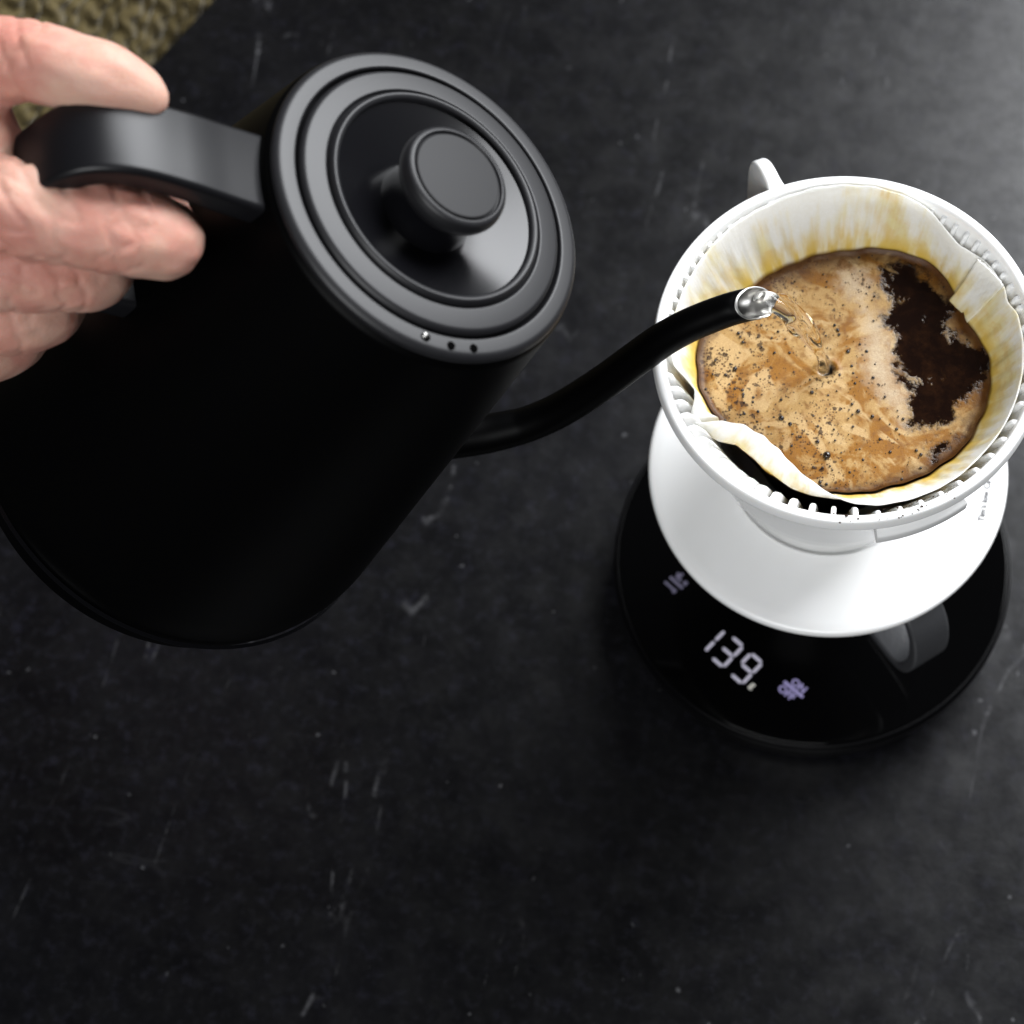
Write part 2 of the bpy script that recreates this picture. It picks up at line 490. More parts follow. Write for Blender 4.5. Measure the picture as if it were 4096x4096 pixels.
# display, lying in the glass: x along the figures, y up the figures
disp = Matrix.Translation((-0.0337, -0.0442, zt + 0.00012)) @ Matrix.Rotation(R(-32.6), 4, 'Z')
SEG = {'a': ((0, 1), (1, 1)), 'b': ((1, 1), (1, .5)), 'c': ((1, .5), (1, 0)), 'd': ((0, 0), (1, 0)), 'e': ((0, .5), (0, 0)), 'f': ((0, 1), (0, .5)), 'g': ((0, .5), (1, .5))}
def segment(p, q, th, gap):
    p, q = np.array(p), np.array(q); d = q - p; L = np.linalg.norm(d); d /= L; nn = np.array([-d[1], d[0]])
    p = p + d * gap; q = q - d * gap; h = th / 2
    return [p, p + d * h + nn * h, q - d * h + nn * h, q, q - d * h - nn * h, p + d * h - nn * h]
def figure(ch, x0, w, h, th, mat, name, y0=0.0, slant=0.0, gap=0.00022):
    segs = {'1': 'bc', '3': 'abcdg', '9': 'abcdfg'}[ch]
    root = empty(name); root.parent = scale
    for s_ in segs:
        p, q = SEG[s_]
        if ch == '1': p, q = (0, p[1]), (0, q[1])
        pts = segment((x0 + p[0] * w + slant * p[1] * h, y0 + p[1] * h), (x0 + q[0] * w + slant * q[1] * h, y0 + q[1] * h), th, gap)
        o = link('segment', mesh('segment', [(x, y, 0) for x, y in pts], [tuple(range(6))]), mat, root, smooth=0)
        o.matrix_local = disp
    return root
figure('1', 0.0000, 0.0, 0.0112, 0.00125, M['led'], 'digit_one')
figure('3', 0.0036, 0.0056, 0.0112, 0.00125, M['led'], 'digit_three')
figure('9', 0.0132, 0.0056, 0.0112, 0.00125, M['led'], 'digit_nine')

def text_mesh(s, size, offset=0.0, res=4):
    cu = bpy.data.curves.new('txt', 'FONT'); cu.body = s; cu.size = size; cu.offset = offset; cu.resolution_u = res
    o = bpy.data.objects.new('txt', cu); col.objects.link(o)
    bpy.context.view_layer.update()
    me = bpy.data.meshes.new_from_object(o.evaluated_get(bpy.context.evaluated_depsgraph_get()))
    bpy.data.objects.remove(o); bpy.data.curves.remove(cu)
    me.materials.clear()
    return me
def put_text(name, s, size, mat, parent, mw, offset=0.0):
    o = link(name, text_mesh(s, size, offset), mat, parent, smooth=0)
    o.matrix_local = mw
    return o
def on_disp(x, y): return disp @ Matrix.Translation((x, y, 0))
put_text('unit_mark', 'g', 0.0038, M['led_small'], scale, on_disp(0.0212, 0.0012), 0.00012)
# power key: the words ON and OFF either side of a bar
key = Matrix.Translation((0.0012, -0.0530, zt + 0.00012)) @ Matrix.Rotation(R(-31), 4, 'Z')
pk = empty('power_key'); pk.parent = scale
b = link('bar', prism_mesh('bar', rrect(0.0094, 0.0013, 0.00062), 0, 0.0001), M['led_violet'], pk, smooth=0); b.matrix_local = key
put_text('word_on', 'ON', 0.0040, M['led_violet'], pk, key @ Matrix.Translation((-0.0026, 0.0011, 0)), 0.00016)
put_text('word_off', 'OFF', 0.0040, M['led_violet'], pk, key @ Matrix.Translation((-0.0046, -0.0040, 0)), 0.00016)
# dim key at the other side of the figures
key2 = Matrix.Translation((-0.0490, -0.0190, zt + 0.00012)) @ Matrix.Rotation(R(-34), 4, 'Z')
tk = empty('tare_key'); tk.parent = scale
for bx, by, bw, bh in ((0, 0, 0.0068, 0.0012), (-0.0014, 0.0030, 0.0024, 0.0011), (-0.0006, 0.0018, 0.0030, 0.0010), (0.0026, 0.0022, 0.0016, 0.0018),
                       (-0.0012, -0.0028, 0.0046, 0.0010), (0.0018, -0.0030, 0.0014, 0.0018), (-0.0008, 0.0040, 0.0012, 0.0008)):
    o = link('mark', prism_mesh('mark', rrect(bw, bh, 0.0004), 0, 0.0001), M['led_dim'], tk, smooth=0)
    o.matrix_local = key2 @ Matrix.Translation((bx, by, 0))

# ------------------------------------------------------------------ glass server under the dripper
server = empty('glass_server', (0, 0, zt))
tag(server, 'smoky dark coffee server with a broad glossy strap handle under the white dripper', 'carafe')
outer = fillet([(0.0, 0.0004), (0.021, 0.0004), (0.0275, 0.012), (0.0325, 0.045), (0.0335, 0.078), (0.0325, 0.0835)], [0, .006, .010, .02, .006, 0], 6)
inner = [(max(r - 0.0020, 0.0), z + (0.002 if i < 3 else 0)) for i, (r, z) in enumerate(outer)][::-1]
inner = [(max(r - 0.0020, 0), max(z, 0.0030)) for r, z in outer][::-1]
link('glass_body', lathe_mesh('glass_body', outer + inner, 96), M['glass'], server)
brew = [(0.0, 0.0034)] + [(r - 0.0023, z) for r, z in outer if 0.004 < z < 0.060] + [(0.0305, 0.060), (0.0, 0.060)]
link('brewed_coffee', lathe_mesh('brewed_coffee', brew, 96), M['coffee_dark'], server)
az = R(-47)
hp = spline([(0.0330, 0.0790), (0.050, 0.0795), (0.0605, 0.0735), (0.0650, 0.060), (0.0645, 0.045), (0.058, 0.033), (0.0330, 0.0300)], 40)
P = [(r * math.cos(az), r * math.sin(az), z) for r, z in hp]
link('strap_handle', sweep('strap_handle', P, lambda i: rrect(0.0044, 0.0145, 0.0012), up=(math.cos(az) * 0.2, math.sin(az) * 0.2, 1)), M['smoky'], server)

# ------------------------------------------------------------------ dripper
dz = zt
dripper = empty('coffee_dripper', (0, 0, dz))
tag(dripper, 'white plastic coffee dripper with ribbed cone and wide round base plate', 'dripper')
rim_z = 0.1824
cone = fillet([(0.0, 0.100), (0.026, 0.100), (0.0300, 0.104), (0.0553, 0.1755), (0.0557, 0.1790), (0.0566, rim_z - 0.0004), (0.0592, rim_z), (0.0600, 0.1776),
               (0.0583, 0.1772), (0.0572, 0.1735), (0.0408, 0.1190), (0.0396, 0.1130), (0.0375, 0.1110), (0.0318, 0.0950), (0.0314, 0.0864)],
              [0, .002, .004, .002, .0012, .0010, .0012, .0010, .0005, .0012, .002, .001, .001, .003, 0], 5)
link('cone', lathe_mesh('cone', cone, 192), M['white'], dripper)
plate = fillet([(0.0345, 0.0905), (0.0318, 0.0905), (0.0330, 0.0898), (0.0585, 0.0890), (0.0616, 0.0878), (0.0616, 0.0850), (0.0590, 0.0842), (0.0300, 0.0842), (0.0300, 0.0905), (0.0318, 0.0912)],
               [0, 0, .002, .004, .0016, .0014, .001, .0005, .0005, 0], 5)
plate = fillet([(0.0290, 0.0866), (0.0332, 0.0866), (0.0334, 0.0896), (0.0580, 0.0892), (0.0616, 0.0882), (0.0616, 0.0850), (0.0590, 0.0842), (0.0280, 0.0842), (0.0280, 0.0866)],
               [0, .0003, .0006, .004, .0020, .0014, .001, .0005, 0], 5)
link('base_plate', lathe_mesh('base_plate', plate, 192), M['white'], dripper)
link('outlet', lathe_mesh('outlet', fillet([(0.028, 0.0842), (0.028, 0.079), (0.0262, 0.079), (0.0262, 0.0842)], [0, .0006, .0006, 0]), 64), M['white'], dripper)

# ribs on the inside of the cone, each a tapered fin that leans slightly
def rib_mesh(dep):
    V, F = [], []
    zs = [0.1795, 0.1788, 0.1770, 0.172, 0.160, 0.145, 0.130, 0.118]
    for z, d in zip(zs, dep):
        rw = 0.0300 + (0.0553 - 0.0300) * (z - 0.104) / (0.1755 - 0.104)
        rw = min(rw, 0.0557) + 0.0006
        tw = R(2.6) * (0.1795 - z) / 0.06
        w = 0.00075
        for rr, yy in ((rw, -w), (rw - d - 0.0002, -w), (rw - d - 0.0006, -w * 0.55), (rw - d - 0.0006, w * 0.55), (rw - d - 0.0002, w), (rw, w)):
            x, y = rr, yy
            V.append((x * math.cos(tw) - y * math.sin(tw), x * math.sin(tw) + y * math.cos(tw), z))
    for i in range(len(zs) - 1):
        for k in range(5):
            F.append((i * 6 + k, i * 6 + k + 1, (i + 1) * 6 + k + 1, (i + 1) * 6 + k))
    F.append(tuple(range(6))[::-1])
    return mesh('rib', V, F)
rm = rib_mesh([0.0004, 0.0014, 0.0020, 0.0022, 0.0021, 0.0019, 0.0016, 0.0006]); rm.materials.append(M['white'].m)
rf = rib_mesh([0.0008, 0.0026, 0.0036, 0.0042, 0.0040, 0.0032, 0.0022, 0.0006]); rf.materials.append(M['white'].m)
ang = [-160.6 + 5.0 * k for k in range(11)] + [-105.2, -99.2] + [-92.7 + 6.9 * k for k in range(18)]
ang += [28.0 + 4.65 * k for k in range(36)]
for a in ang:
    o = link('rib', rf if -160 < a < -78 else rm, None, dripper, smooth=50)
    o.rotation_euler = (0, 0, R(a))

# thin looped handle at the back, in its own upright plane
ha = R(120.3)
hprof = spline([(0.0560, 0.1745), (0.0630, 0.1752), (0.0680, 0.1735), (0.0712, 0.1680), (0.0716, 0.156), (0.0700, 0.140), (0.063, 0.130), (0.0470, 0.1275)], 48)
P = [(r * math.cos(ha), r * math.sin(ha), z) for r, z in hprof]
link('handle', sweep('handle', P, lambda i: rrect(0.0115, 0.0048 + 0.006 * max(0, 1 - i / 7.0) ** 2, 0.0011), up=(0, 0, 1)), M['white'], dripper)
# grip ledge under the rim at the front
lp = fillet([(0.0500, 0.1640), (0.0592, 0.1640), (0.0592, 0.1690), (0.0560, 0.1700), (0.0520, 0.1700)], [0, .0008, .0008, .001, 0], 3)
link('grip_ledge', lathe_mesh('grip_ledge', lp + [(0.0500, 0.1640)], 30, R(-72), R(-43)), M['white'], dripper)
pm_ = Matrix.Translation((0.0549, -0.0118, 0.08945)) @ Matrix.Rotation(R(88), 4, 'Z')
put_text('printed_words', "Tim's low Ca", 0.0029, M['print'], dripper, pm_, 0.00008)

# ------------------------------------------------------------------ coffee in the filter
cz = 0.162
coffee_pts = [(-170.8, 45.7), (177.6, 46.3), (167.1, 45.0), (149.3, 41.3), (134.1, 40.6), (120.3, 40.9), (105.5, 41.8), (91.8, 43.5), (79.2, 46.0), (68.6, 47.3), (57.7, 47.5),
              (46.6, 44.6), (33.8, 42.6), (22.6, 44.3), (12.8, 45.7), (1.2, 45.4), (-10.9, 44.9), (-21.2, 44.8), (-33.9, 43.8), (-47.0, 42.6), (-61.1, 41.5), (-77.1, 41.3), (-88.4, 41.6),
              (-103.1, 41.8), (-116, 41.0), (-127, 40.6), (-137, 41.2), (-145, 42.3), (-150.9, 43.4), (-160.1, 44.8)]
NTH = 360
th = np.arange(NTH) * (360.0 / NTH)
rc = interp_deg([(a if a > -180 else a + 360, r / 1000) for a, r in coffee_pts], th)[0]
ker = np.array([1, 2, 3, 2, 1]) / 9.0
def smooth_ring(v, it=1):
    for _ in range(it): v = sum(w * np.roll(v, k - 2) for k, w in enumerate(ker))
    return v
rc = smooth_ring(rc, 3) + 0.00035 * np.sin(np.radians(th) * 23 + 1.0) * np.sin(np.radians(th) * 7)
coffee = empty('brewing_coffee', (0, 0, dz))
tag(coffee, 'coffee with tan foam and a dark bare patch filling the paper filter', 'coffee')
NR = 110
fr = np.linspace(0, 1, NR + 1)[1:]
X = np.cos(np.radians(th)); Y = np.sin(np.radians(th))
ph = [rng.uniform(0, 6.28, 12), rng.uniform(-1, 1, (12, 2)) * 260]
def wav(x, y): return sum(math.cos(0) * np.sin(k[0] * x + k[1] * y + p_) for k, p_ in zip(ph[1], ph[0])) / 12
V = [(0, 0, cz)]
for f in fr:
    r = rc * f
    z = cz + 0.0005 * wav(r * X, r * Y) + 0.0012 * np.clip((f - 0.95) / 0.05, 0, 1) ** 2
    V += list(zip(r * X, r * Y, z))
# pit where the stream enters
V = np.array(V, float)
d = np.hypot(V[:, 0] + 0.0050, V[:, 1] - 0.0002)
V[:, 2] += -0.0022 * np.exp(-(d / 0.0019) ** 2) + 0.0004 * np.exp(-((d - 0.0032) / 0.0011) ** 2)
F = [(0, 1 + k, 1 + (k + 1) % NTH) for k in range(NTH)]
for i in range(NR - 1):
    for k in range(NTH):
        k2 = (k + 1) % NTH
        F.append((1 + i * NTH + k, 1 + (i + 1) * NTH + k, 1 + (i + 1) * NTH + k2, 1 + i * NTH + k2))
cm = mesh('surface', V, F)
dark1 = [(6.7, 39.8), (9.1, 41.3), (16.3, 43.1), (21.4, 38.4), (24.9, 34.4), (29.9, 30.1), (31.7, 27.1), (28.2, 20.6), (32.4, 19.3), (38.0, 14.8), (43.1, 12.4), (44.3, 8.1), (43.3, 1.8), (38.4, -2.3),
         (35.2, -5.7), (36.6, -10.8), (32.6, -13.1), (27.3, -13.6), (23.4, -14.7), (22.0, -9.3), (21.3, -2.1), (17.8, -0.2), (15.5, 6.0), (13.7, 11.0), (15.8, 14.3), (12.1, 19.5), (10.4, 26.8), (7.7, 32.3)]
dark2 = [(29.6, -20.4), (33.1, -17.0), (38.5, -16.9), (36.3, -19.6), (31.9, -24.4)]
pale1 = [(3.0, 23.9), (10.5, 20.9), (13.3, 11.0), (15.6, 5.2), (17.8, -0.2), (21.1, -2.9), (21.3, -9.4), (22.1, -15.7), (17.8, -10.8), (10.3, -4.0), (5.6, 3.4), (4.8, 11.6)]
x_, y_ = V[:, 0] * 1000, V[:, 1] * 1000
pit = 1.3 - np.hypot(x_ + 4.6, y_ - 0.2)
set_attr(cm, 'dark', np.maximum(np.maximum(pip(dark1, x_, y_), pip(dark2, x_, y_)), np.where(pit > -2, pit, -50)) / 1000)
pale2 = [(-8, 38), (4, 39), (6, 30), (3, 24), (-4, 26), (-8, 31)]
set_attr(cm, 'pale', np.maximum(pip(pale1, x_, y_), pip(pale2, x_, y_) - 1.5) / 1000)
wide = 1 + 1.3 * np.exp(-((((th - 125 + 180) % 360) - 180) / 38.0) ** 2) + 0.9 * np.exp(-((((th - 40 + 180) % 360) - 180) / 40.0) ** 2) + 0.8 * np.exp(-((((th + 35 + 180) % 360) - 180) / 22.0) ** 2)
edge = np.concatenate([[0.04]] + [rc * (1 - f) / wide for f in fr])
set_attr(cm, 'edge', edge)
set_attr(cm, 'speck', np.clip((-x_ - 0.35 * y_) / 42.0, -0.6, 1) * 0.14 + 0.12 * np.exp(-edge / 0.004) + 0.05 * (y_ < -20))
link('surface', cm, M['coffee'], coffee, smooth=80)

# bubbles: one mesh of small domes
bmv = bmesh.new(); bmesh.ops.create_icosphere(bmv, subdivisions=2, radius=1.0)
ico_v = np.array([v.co[:] for v in bmv.verts]); ico_f = np.array([[v.index for v in f.verts] for f in bmv.faces]); bmv.free()
def spheres(name, items):
    V, F, n0 = [], [], 0
    for (x, y, z, r, sx, sy, sz) in items:
        V.append(ico_v * np.array([r * sx, r * sy, r * sz]) + np.array([x, y, z])); F.append(ico_f + n0); n0 += len(ico_v)
    return mesh(name, np.concatenate(V), np.concatenate(F))
bub = []
big = [(-0.0165, -0.0190, .95), (-0.0007, -0.0290, 1.25), (-0.0135, -0.0205, .7), (-0.0042, -0.0250, .65), (0.0066, -0.0125, .7), (-0.0335, -0.0045, .75), (-0.0345, 0.0080, .6), (0.0005, 0.0075, .65), (0.0062, 0.0085, .6), (-0.0300, -0.0115, .55), (-0.0085, -0.0085, .65), (0.0112, -0.0135, .6), (-0.0240, -0.0180, .55)]
for x, y, r in big: bub.append((x, y, cz + 0.0001, r / 1000, 1, 1, 0.8))
tries = 0
while len(bub) < 420 and tries < 20000:
    tries += 1
    a = rng.uniform(0, 360); q = math.sqrt(rng.uniform(0, 1)) * 0.97
    rr = np.interp(a, np.r_[th, 360], np.r_[rc, rc[0]]) * q
    x, y = rr * math.cos(R(a)), rr * math.sin(R(a))
    if max(pip(dark1, np.array([x * 1000]), np.array([y * 1000]))[0], pip(dark2, np.array([x * 1000]), np.array([y * 1000]))[0]) > -1.5: continue
    if math.hypot(x + 0.005, y) < 0.004: continue
    keep = 0.35 + 0.65 * (x < 0.005) * (y < 0.016) + 0.2 * (y < -0.01)
    if rng.uniform() > keep: continue
    r = 0.00014 + 0.00042 * rng.uniform() ** 3.2
    bub.append((x, y, cz + 0.00015, r, 1, 1, 0.8))
o = link('bubbles', spheres('bubbles', bub), M['bubble'], coffee, smooth=80)
o['kind'] = 'stuff'

# ------------------------------------------------------------------ paper filter
knots = [(-178.8, 54.0, .1795), (-171, 54.0, .1785), (-164, 53.2, .178), (-160, 50.0, .178), (-154, 48.4, .178), (-150.5, 49.4, .177), (-147, 52.0, .1745), (-144.6, 53.0, .173), (-143.2, 49.6, .172), (-141.5, 44.0, .172),
         (-134.8, 38.9, .172), (-124.1, 36.7, .172), (-113.8, 37.4, .172), (-105.4, 39.7, .172), (-93.5, 43.5, .172), (-85.4, 47.8, .1745), (-78, 51.0, .1772), (-71.5, 52.2, .178), (-58, 52.8, .178), (-45, 53.0, .178), (-31, 52.7, .178),
         (-19, 53.0, .178), (0, 53.4, .1785), (15, 53.6, .179), (22.3, 53.4, .1795), (28.6, 52.3, .178), (33.2, 53.2, .179), (46.4, 53.2, .178), (50.5, 51.7, .178), (55.4, 51.1, .178), (60.8, 52.0, .178), (67.8, 53.8, .1800), (74.6, 54.6, .1822),
         (90, 54.9, .1838), (105, 54.8, .1838), (119.5, 54.6, .1826), (126, 54.5, .1818), (137.6, 54.6, .1815), (161.5, 54.0, .1795)]
bulge = [(-155, 0.0), (-147, 0.0), (-145.6, 49.8), (-137.5, 46.6), (-132.2, 42.6), (-123.7, 41.6), (-112.2, 42.5), (-102.2, 44.2), (-91.5, 44.6), (-80, 45.6), (-70, 46.2), (-62, 0.0)]
NP = 720
tp = np.arange(NP) * (360.0 / NP)
rt, ztop = interp_deg([(a, r / 1000, z) for a, r, z in knots], tp)
rt = smooth_ring(rt, 2); ztop = smooth_ring(ztop, 3)
rcp = np.interp(tp, np.r_[th, 360], np.r_[rc, rc[0]]) + 0.0002
ab = ((tp + 180) % 360) - 180
bx = np.array([b_[0] for b_ in bulge]); br = np.array([b_[1] for b_ in bulge]) / 1000
rb = np.interp(ab, bx, br)
flop = np.clip(np.interp(ab, [-150, -145.5, -94, -68], [0, 1, 1, 0]), 0, 1)
flop = smooth_ring(flop, 4)
rows = []          # (r, z, h)
def mixr(a, b, w): return a * (1 - w) + b * w
rows.append((np.full(NP, 0.0240), np.full(NP, 0.1035), np.full(NP, -1.0)))
rows.append((mixr(0.0240, rcp - 0.0035, 0.5), np.full(NP, 0.128), np.full(NP, -0.8)))
rows.append((rcp - 0.0022, np.full(NP, 0.154), np.full(NP, -0.35)))
rows.append((rcp, np.full(NP, cz - 0.0006), np.full(NP, -0.03)))
nup = 22
wob = sum(np.sin(np.radians(tp) * k + p_) / k ** 0.7 for k, p_ in ((11, .3), (17, 2.0), (29, 1.1), (41, 4.0)))
wob = smooth_ring(wob, 2)
pleat = np.sin(np.radians(tp) * 62) 
for i in range(1, nup + 1):
    w = i / nup
    hz = cz + (ztop - cz) * w
    rn = mixr(rcp, rt, w ** 0.8)
    # folded part: out to the bulge, then back in over the coffee
    wb = 0.38
    up_ = np.where(w < wb, mixr(rcp, np.maximum(rb, rcp), math.sin(min(w / wb, 1) * math.pi / 2)), mixr(np.maximum(rb, rcp), rt, ((w - wb) / (1 - wb)) ** 1.3 if w > wb else 0))
    r = rn * (1 - flop) + up_ * flop
    r = r + (0.00028 * wob + 0.00022 * pleat * (1 - w)) * math.sin(math.pi * min(w * 1.2, 1)) * (1 - flop)
    z = hz + 0.0002 * np.sin(np.radians(tp) * 37) * (w == 1)
    rows.append((r, z, np.full(NP, w)))
V, H, PC = [], [], []
cx_, sy_ = np.cos(np.radians(tp)), np.sin(np.radians(tp))
for r, z, h in rows:
    V += list(zip(r * cx_, r * sy_, z)); H.append(h); PC.append(np.c_[cx_ * 4, sy_ * 4, h * 2])
F = []
for i in range(len(rows) - 1):
    for k in range(NP):
        k2 = (k + 1) % NP
        F.append((i * NP + k, i * NP + k2, (i + 1) * NP + k2, (i + 1) * NP + k))
pmesh = mesh('paper_filter', V, F)
set_attr(pmesh, 'h', np.concatenate(H))
set_attr(pmesh, 'pc', np.concatenate(PC), 'FLOAT_VECTOR')
reach = np.interp(ab, [-180, -160, -145, -120, -95, -80, -60, -40, -25, 0, 15, 30, 40, 50, 60, 66, 75, 90, 105, 120, 140, 160, 180],
                  [.40, .3, .3, .30, .25, .05, .20, .45, .55, .70, .75, .75, .50, .20, .10, .35, .60, .50, .22, .22, .42, .50, .45])
set_attr(pmesh, 'reach', np.tile(reach, len(rows)))
set_attr(pmesh, 'flop', np.tile(flop, len(rows)))
paper = link('paper_filter', pmesh, M['paper'], smooth=80)
paper.location = (0, 0, dz)
sol = paper.modifiers.new('thickness', 'SOLIDIFY'); sol.thickness = 0.00035; sol.offset = 0
tag(paper, 'white paper filter stained yellow, one edge folded inward, lining the white dripper', 'paper filter')
# crimped seam tab of the filter
def on_paper(a, w, off=-0.0005):
    i = int(round((a % 360) / 360 * NP)) % NP
    r = rcp[i] * (1 - w ** .8) + rt[i] * w ** .8 + off
    return np.array([r * math.cos(R(a)), r * math.sin(R(a)), cz + (ztop[i] - cz) * w])
g = []
for w in np.linspace(-0.2, 1.10, 24):
    for a in np.linspace(33.5, 46.5, 16):
        q = on_paper(a, min(max(w, 0), 1.0)); q[2] += max(0, w - 1) * 0.012; q[:2] *= 1 + max(0, w - 1) * 0.02
        lift = 0.0016 * (a - 33.5) / 13
        ridge = 0.00022 * math.sin((a * 1.6 + w * 16) * 1.5) * (w > 0.45)
        n_ = np.array([-math.cos(R(a)), -math.sin(R(a)), 0.25])
        q += n_ * (lift + ridge)
        g.append(q)
F = [(i * 16 + k, i * 16 + k + 1, (i + 1) * 16 + k + 1, (i + 1) * 16 + k) for i in range(23) for k in range(15)]
tabm = mesh('seam_tab', g, F)
hh = np.repeat(np.linspace(-0.2, 1.10, 24), 16); aa = np.tile(np.linspace(33.5, 46.5, 16), 24)
set_attr(tabm, 'h', np.maximum(hh, 0.12)); set_attr(tabm, 'pc', np.c_[np.cos(np.radians(aa)) * 4, np.sin(np.radians(aa)) * 4, hh * 2], 'FLOAT_VECTOR')
set_attr(tabm, 'reach', np.full(len(hh), 0.42)); set_attr(tabm, 'flop', np.zeros(len(hh)))
tab = link('seam_tab', tabm, M['paper'], paper, smooth=80)
s2 = tab.modifiers.new('thickness', 'SOLIDIFY'); s2.thickness = 0.0004; s2.offset = 0

# loose grounds on the rim
items = []
for k in range(70):
    a = rng.normal(-66, 11); rr = rng.uniform(0.0555, 0.0596)
    s_ = 0.00006 + 0.00022 * rng.uniform() ** 3
    items.append((rr * math.cos(R(a)), rr * math.sin(R(a)), rim_z + 0.00002, s_, 1 + rng.uniform(), 1, 0.7))
items.append((0.0570 * math.cos(R(-82)), 0.0570 * math.sin(R(-82)), rim_z, 0.0004, 1.4, 0.9, 0.6))
o = link('coffee_grounds', spheres('coffee_grounds', items), M['grounds'], smooth=80)
o.location = (0, 0, dz)
tag(o, 'tiny dark coffee grounds scattered on the front of the white dripper rim', 'coffee grounds', kind='stuff')

# ------------------------------------------------------------------ gooseneck kettle, its own frame: x to the spout, z up the body
kc = Vector((-0.11254902, -0.0329912, 0.29203065 + Z0))
kn = Vector((0.56313002, 0.19709499, 0.80251987)); ks = Vector((0.7574653, 0.26511217, -0.59662539)); kt = kn.cross(ks)
km = Matrix((ks, kt, kn)).transposed().to_4x4(); km.translation = kc
kettle = empty('gooseneck_kettle', mw=km)
tag(kettle, 'matte black gooseneck kettle tilted to pour over the white dripper', 'kettle')
RL, RB, KL = 0.0465, 0.0692, 0.1705
prof = fillet([(0.0, -KL + 0.002), (RB - 0.016, -KL + 0.002), (RB - 0.015, -KL), (RB - 0.006, -KL + 0.003), (RB, -KL + 0.024), (RL + 0.0006, -0.0040), (RL - 0.0006, -0.0028)], [0, .001, .002, .010, .012, .001, 0], 6)
link('body', lathe_mesh('body', prof, 192), M['black_body'], kettle)
link('base_ring', lathe_mesh('base_ring', [(RB - 0.0010, -KL + 0.0183), (RB - 0.00015, -KL + 0.0186), (RB + 0.00005, -KL + 0.0192), (RB - 0.001, -KL + 0.0196)], 192), M['black_gloss'], kettle)
ring = fillet([(RL - 0.0020, -0.0040), (RL - 0.0003, -0.0029), (RL - 0.0002, -0.0014), (RL - 0.0016, 0.0000), (RL * 0.868, 0.0004), (RL * 0.858, -0.0030), (RL * 0.80, -0.0040)],
              [0, .0006, .001, .001, .0008, .0008, 0], 6)
link('shoulder_ring', lathe_mesh('shoulder_ring', ring, 192), M['black_satin'], kettle)
lid = empty('lid'); lid.parent = kettle
lr = fillet([(RL * 0.848, -0.0040), (RL * 0.845, 0.0003), (RL * 0.825, 0.0013), (RL * 0.700, 0.0021), (RL * 0.690, 0.0012), (RL * 0.682, 0.0010)], [0, .0008, .0012, .0006, .0002, 0], 5)
link('lid_ring', lathe_mesh('lid_ring', lr, 192), M['black_satin'], lid)
lp_ = fillet([(RL * 0.684, 0.0000), (RL * 0.682, 0.0024), (RL * 0.660, 0.0036), (RL * 0.630, 0.0028), (RL * 0.622, 0.0010)], [0, .0008, .0010, .0006, 0], 5)
link('lid_lip', lathe_mesh('lid_lip', lp_, 192), M['black_satin'], lid)
dish = fillet([(RL * 0.628, 0.0016), (RL * 0.290, -0.0036), (RL * 0.262, 0.0020), (RL * 0.262, 0.0066)], [0, 0, .003, 0], 6)
link('lid_dish', lathe_mesh('lid_dish', [tuple(q) for q in dish], 192), M['black_gloss'], lid, smooth=80)
kb = fillet([(RL * 0.20, 0.0050), (RL * 0.270, 0.0050), (RL * 0.322, 0.0082), (RL * 0.334, 0.0104), (RL * 0.318, 0.0130), (RL * 0.285, 0.0136), (RL * 0.276, 0.0127), (RL * 0.268, 0.0126)], [0, .001, .002, .001, .0012, .0006, .0002, 0], 5)
knob = link('knob', lathe_mesh('knob', kb, 160), M['black_satin'], lid)
link('knob_cap', lathe_mesh('knob_cap', fillet([(RL * 0.272, 0.0124), (RL * 0.266, 0.0134), (0, 0.0136)], [0, .0006, 0]), 128), M['knob_cap'], lid)
for i, (hx, hy) in enumerate(((-0.0078, -0.0418), (-0.0005, -0.0430), (0.0064, -0.0426))):
    o = link('steam_vent', lathe_mesh('steam_vent', [(0.0, 0.0), (0.00115, 0.0), (0.00115, -0.0004)], 24), M['groove'], kettle)
    o.location = (hx, hy, 0.00040)
    if i == 0:
        q = link('rivet', lathe_mesh('rivet', [(0.0009, 0), (0.0007, 0.0004), (0.0004, 0.0006), (0, 0.00065)], 16), M['steel'], kettle, smooth=80)
        q.location = (hx - 0.0005, hy + 0.0003, 0.0006)

# spout
sp = spline([(0.0560, 0, -0.1330), (0.0720, 0, -0.1295), (0.0885, 0, -0.1201), (0.0965, 0, -0.1130), (0.1013, 0, -0.1066), (0.1055, 0, -0.0946), (0.1078, 0, -0.0749), (0.1084, 0, -0.0539), (0.1090, 0, -0.0435), (0.1115, 0, -0.0330), (0.1166, 0, -0.0223), (0.1215, 0, -0.0165), (0.1262, 0, -0.0118)], 120)
ns = len(sp)
rad = np.interp(np.linspace(0, 1, ns), [0, .12, .3, .6, .85, 1], [.0092, .0068, .0059, .0054, .0050, .0049])
camdir = np.array(km.to_3x3().transposed() @ Vector((0.15, -0.40, 0.90)))      # about upward, in the kettle's frame
def tube(name, P, rads, cut, n=40, up=(0, 1, 0)):
    """tube whose last rings are sheared so that the upper side is cut back"""
    P = np.array(P); T, A, B = frames(P, up)
    V, F = [], []
    L = len(P)
    for i in range(L):
        w = max(0.0, (i - (L - 26)) / 25.0)
        for k in range(n):
            a = 2 * math.pi * k / n
            dr = A[i] * math.cos(a) + B[i] * math.sin(a)
            V.append(P[i] + dr * rads[i] - T[i] * cut * rads[i] * (dr @ cdir) * w)
    for i in range(L - 1):
        for k in range(n):
            F.append((i * n + k, i * n + (k + 1) % n, (i + 1) * n + (k + 1) % n, (i + 1) * n + k))
    return V, F, T[-1]
cdir = np.array(camdir); 
Tend = sp[-1] - sp[-2]; Tend /= np.linalg.norm(Tend)
cdir = cdir - Tend * (cdir @ Tend); cdir /= np.linalg.norm(cdir)
CUT = 1.10
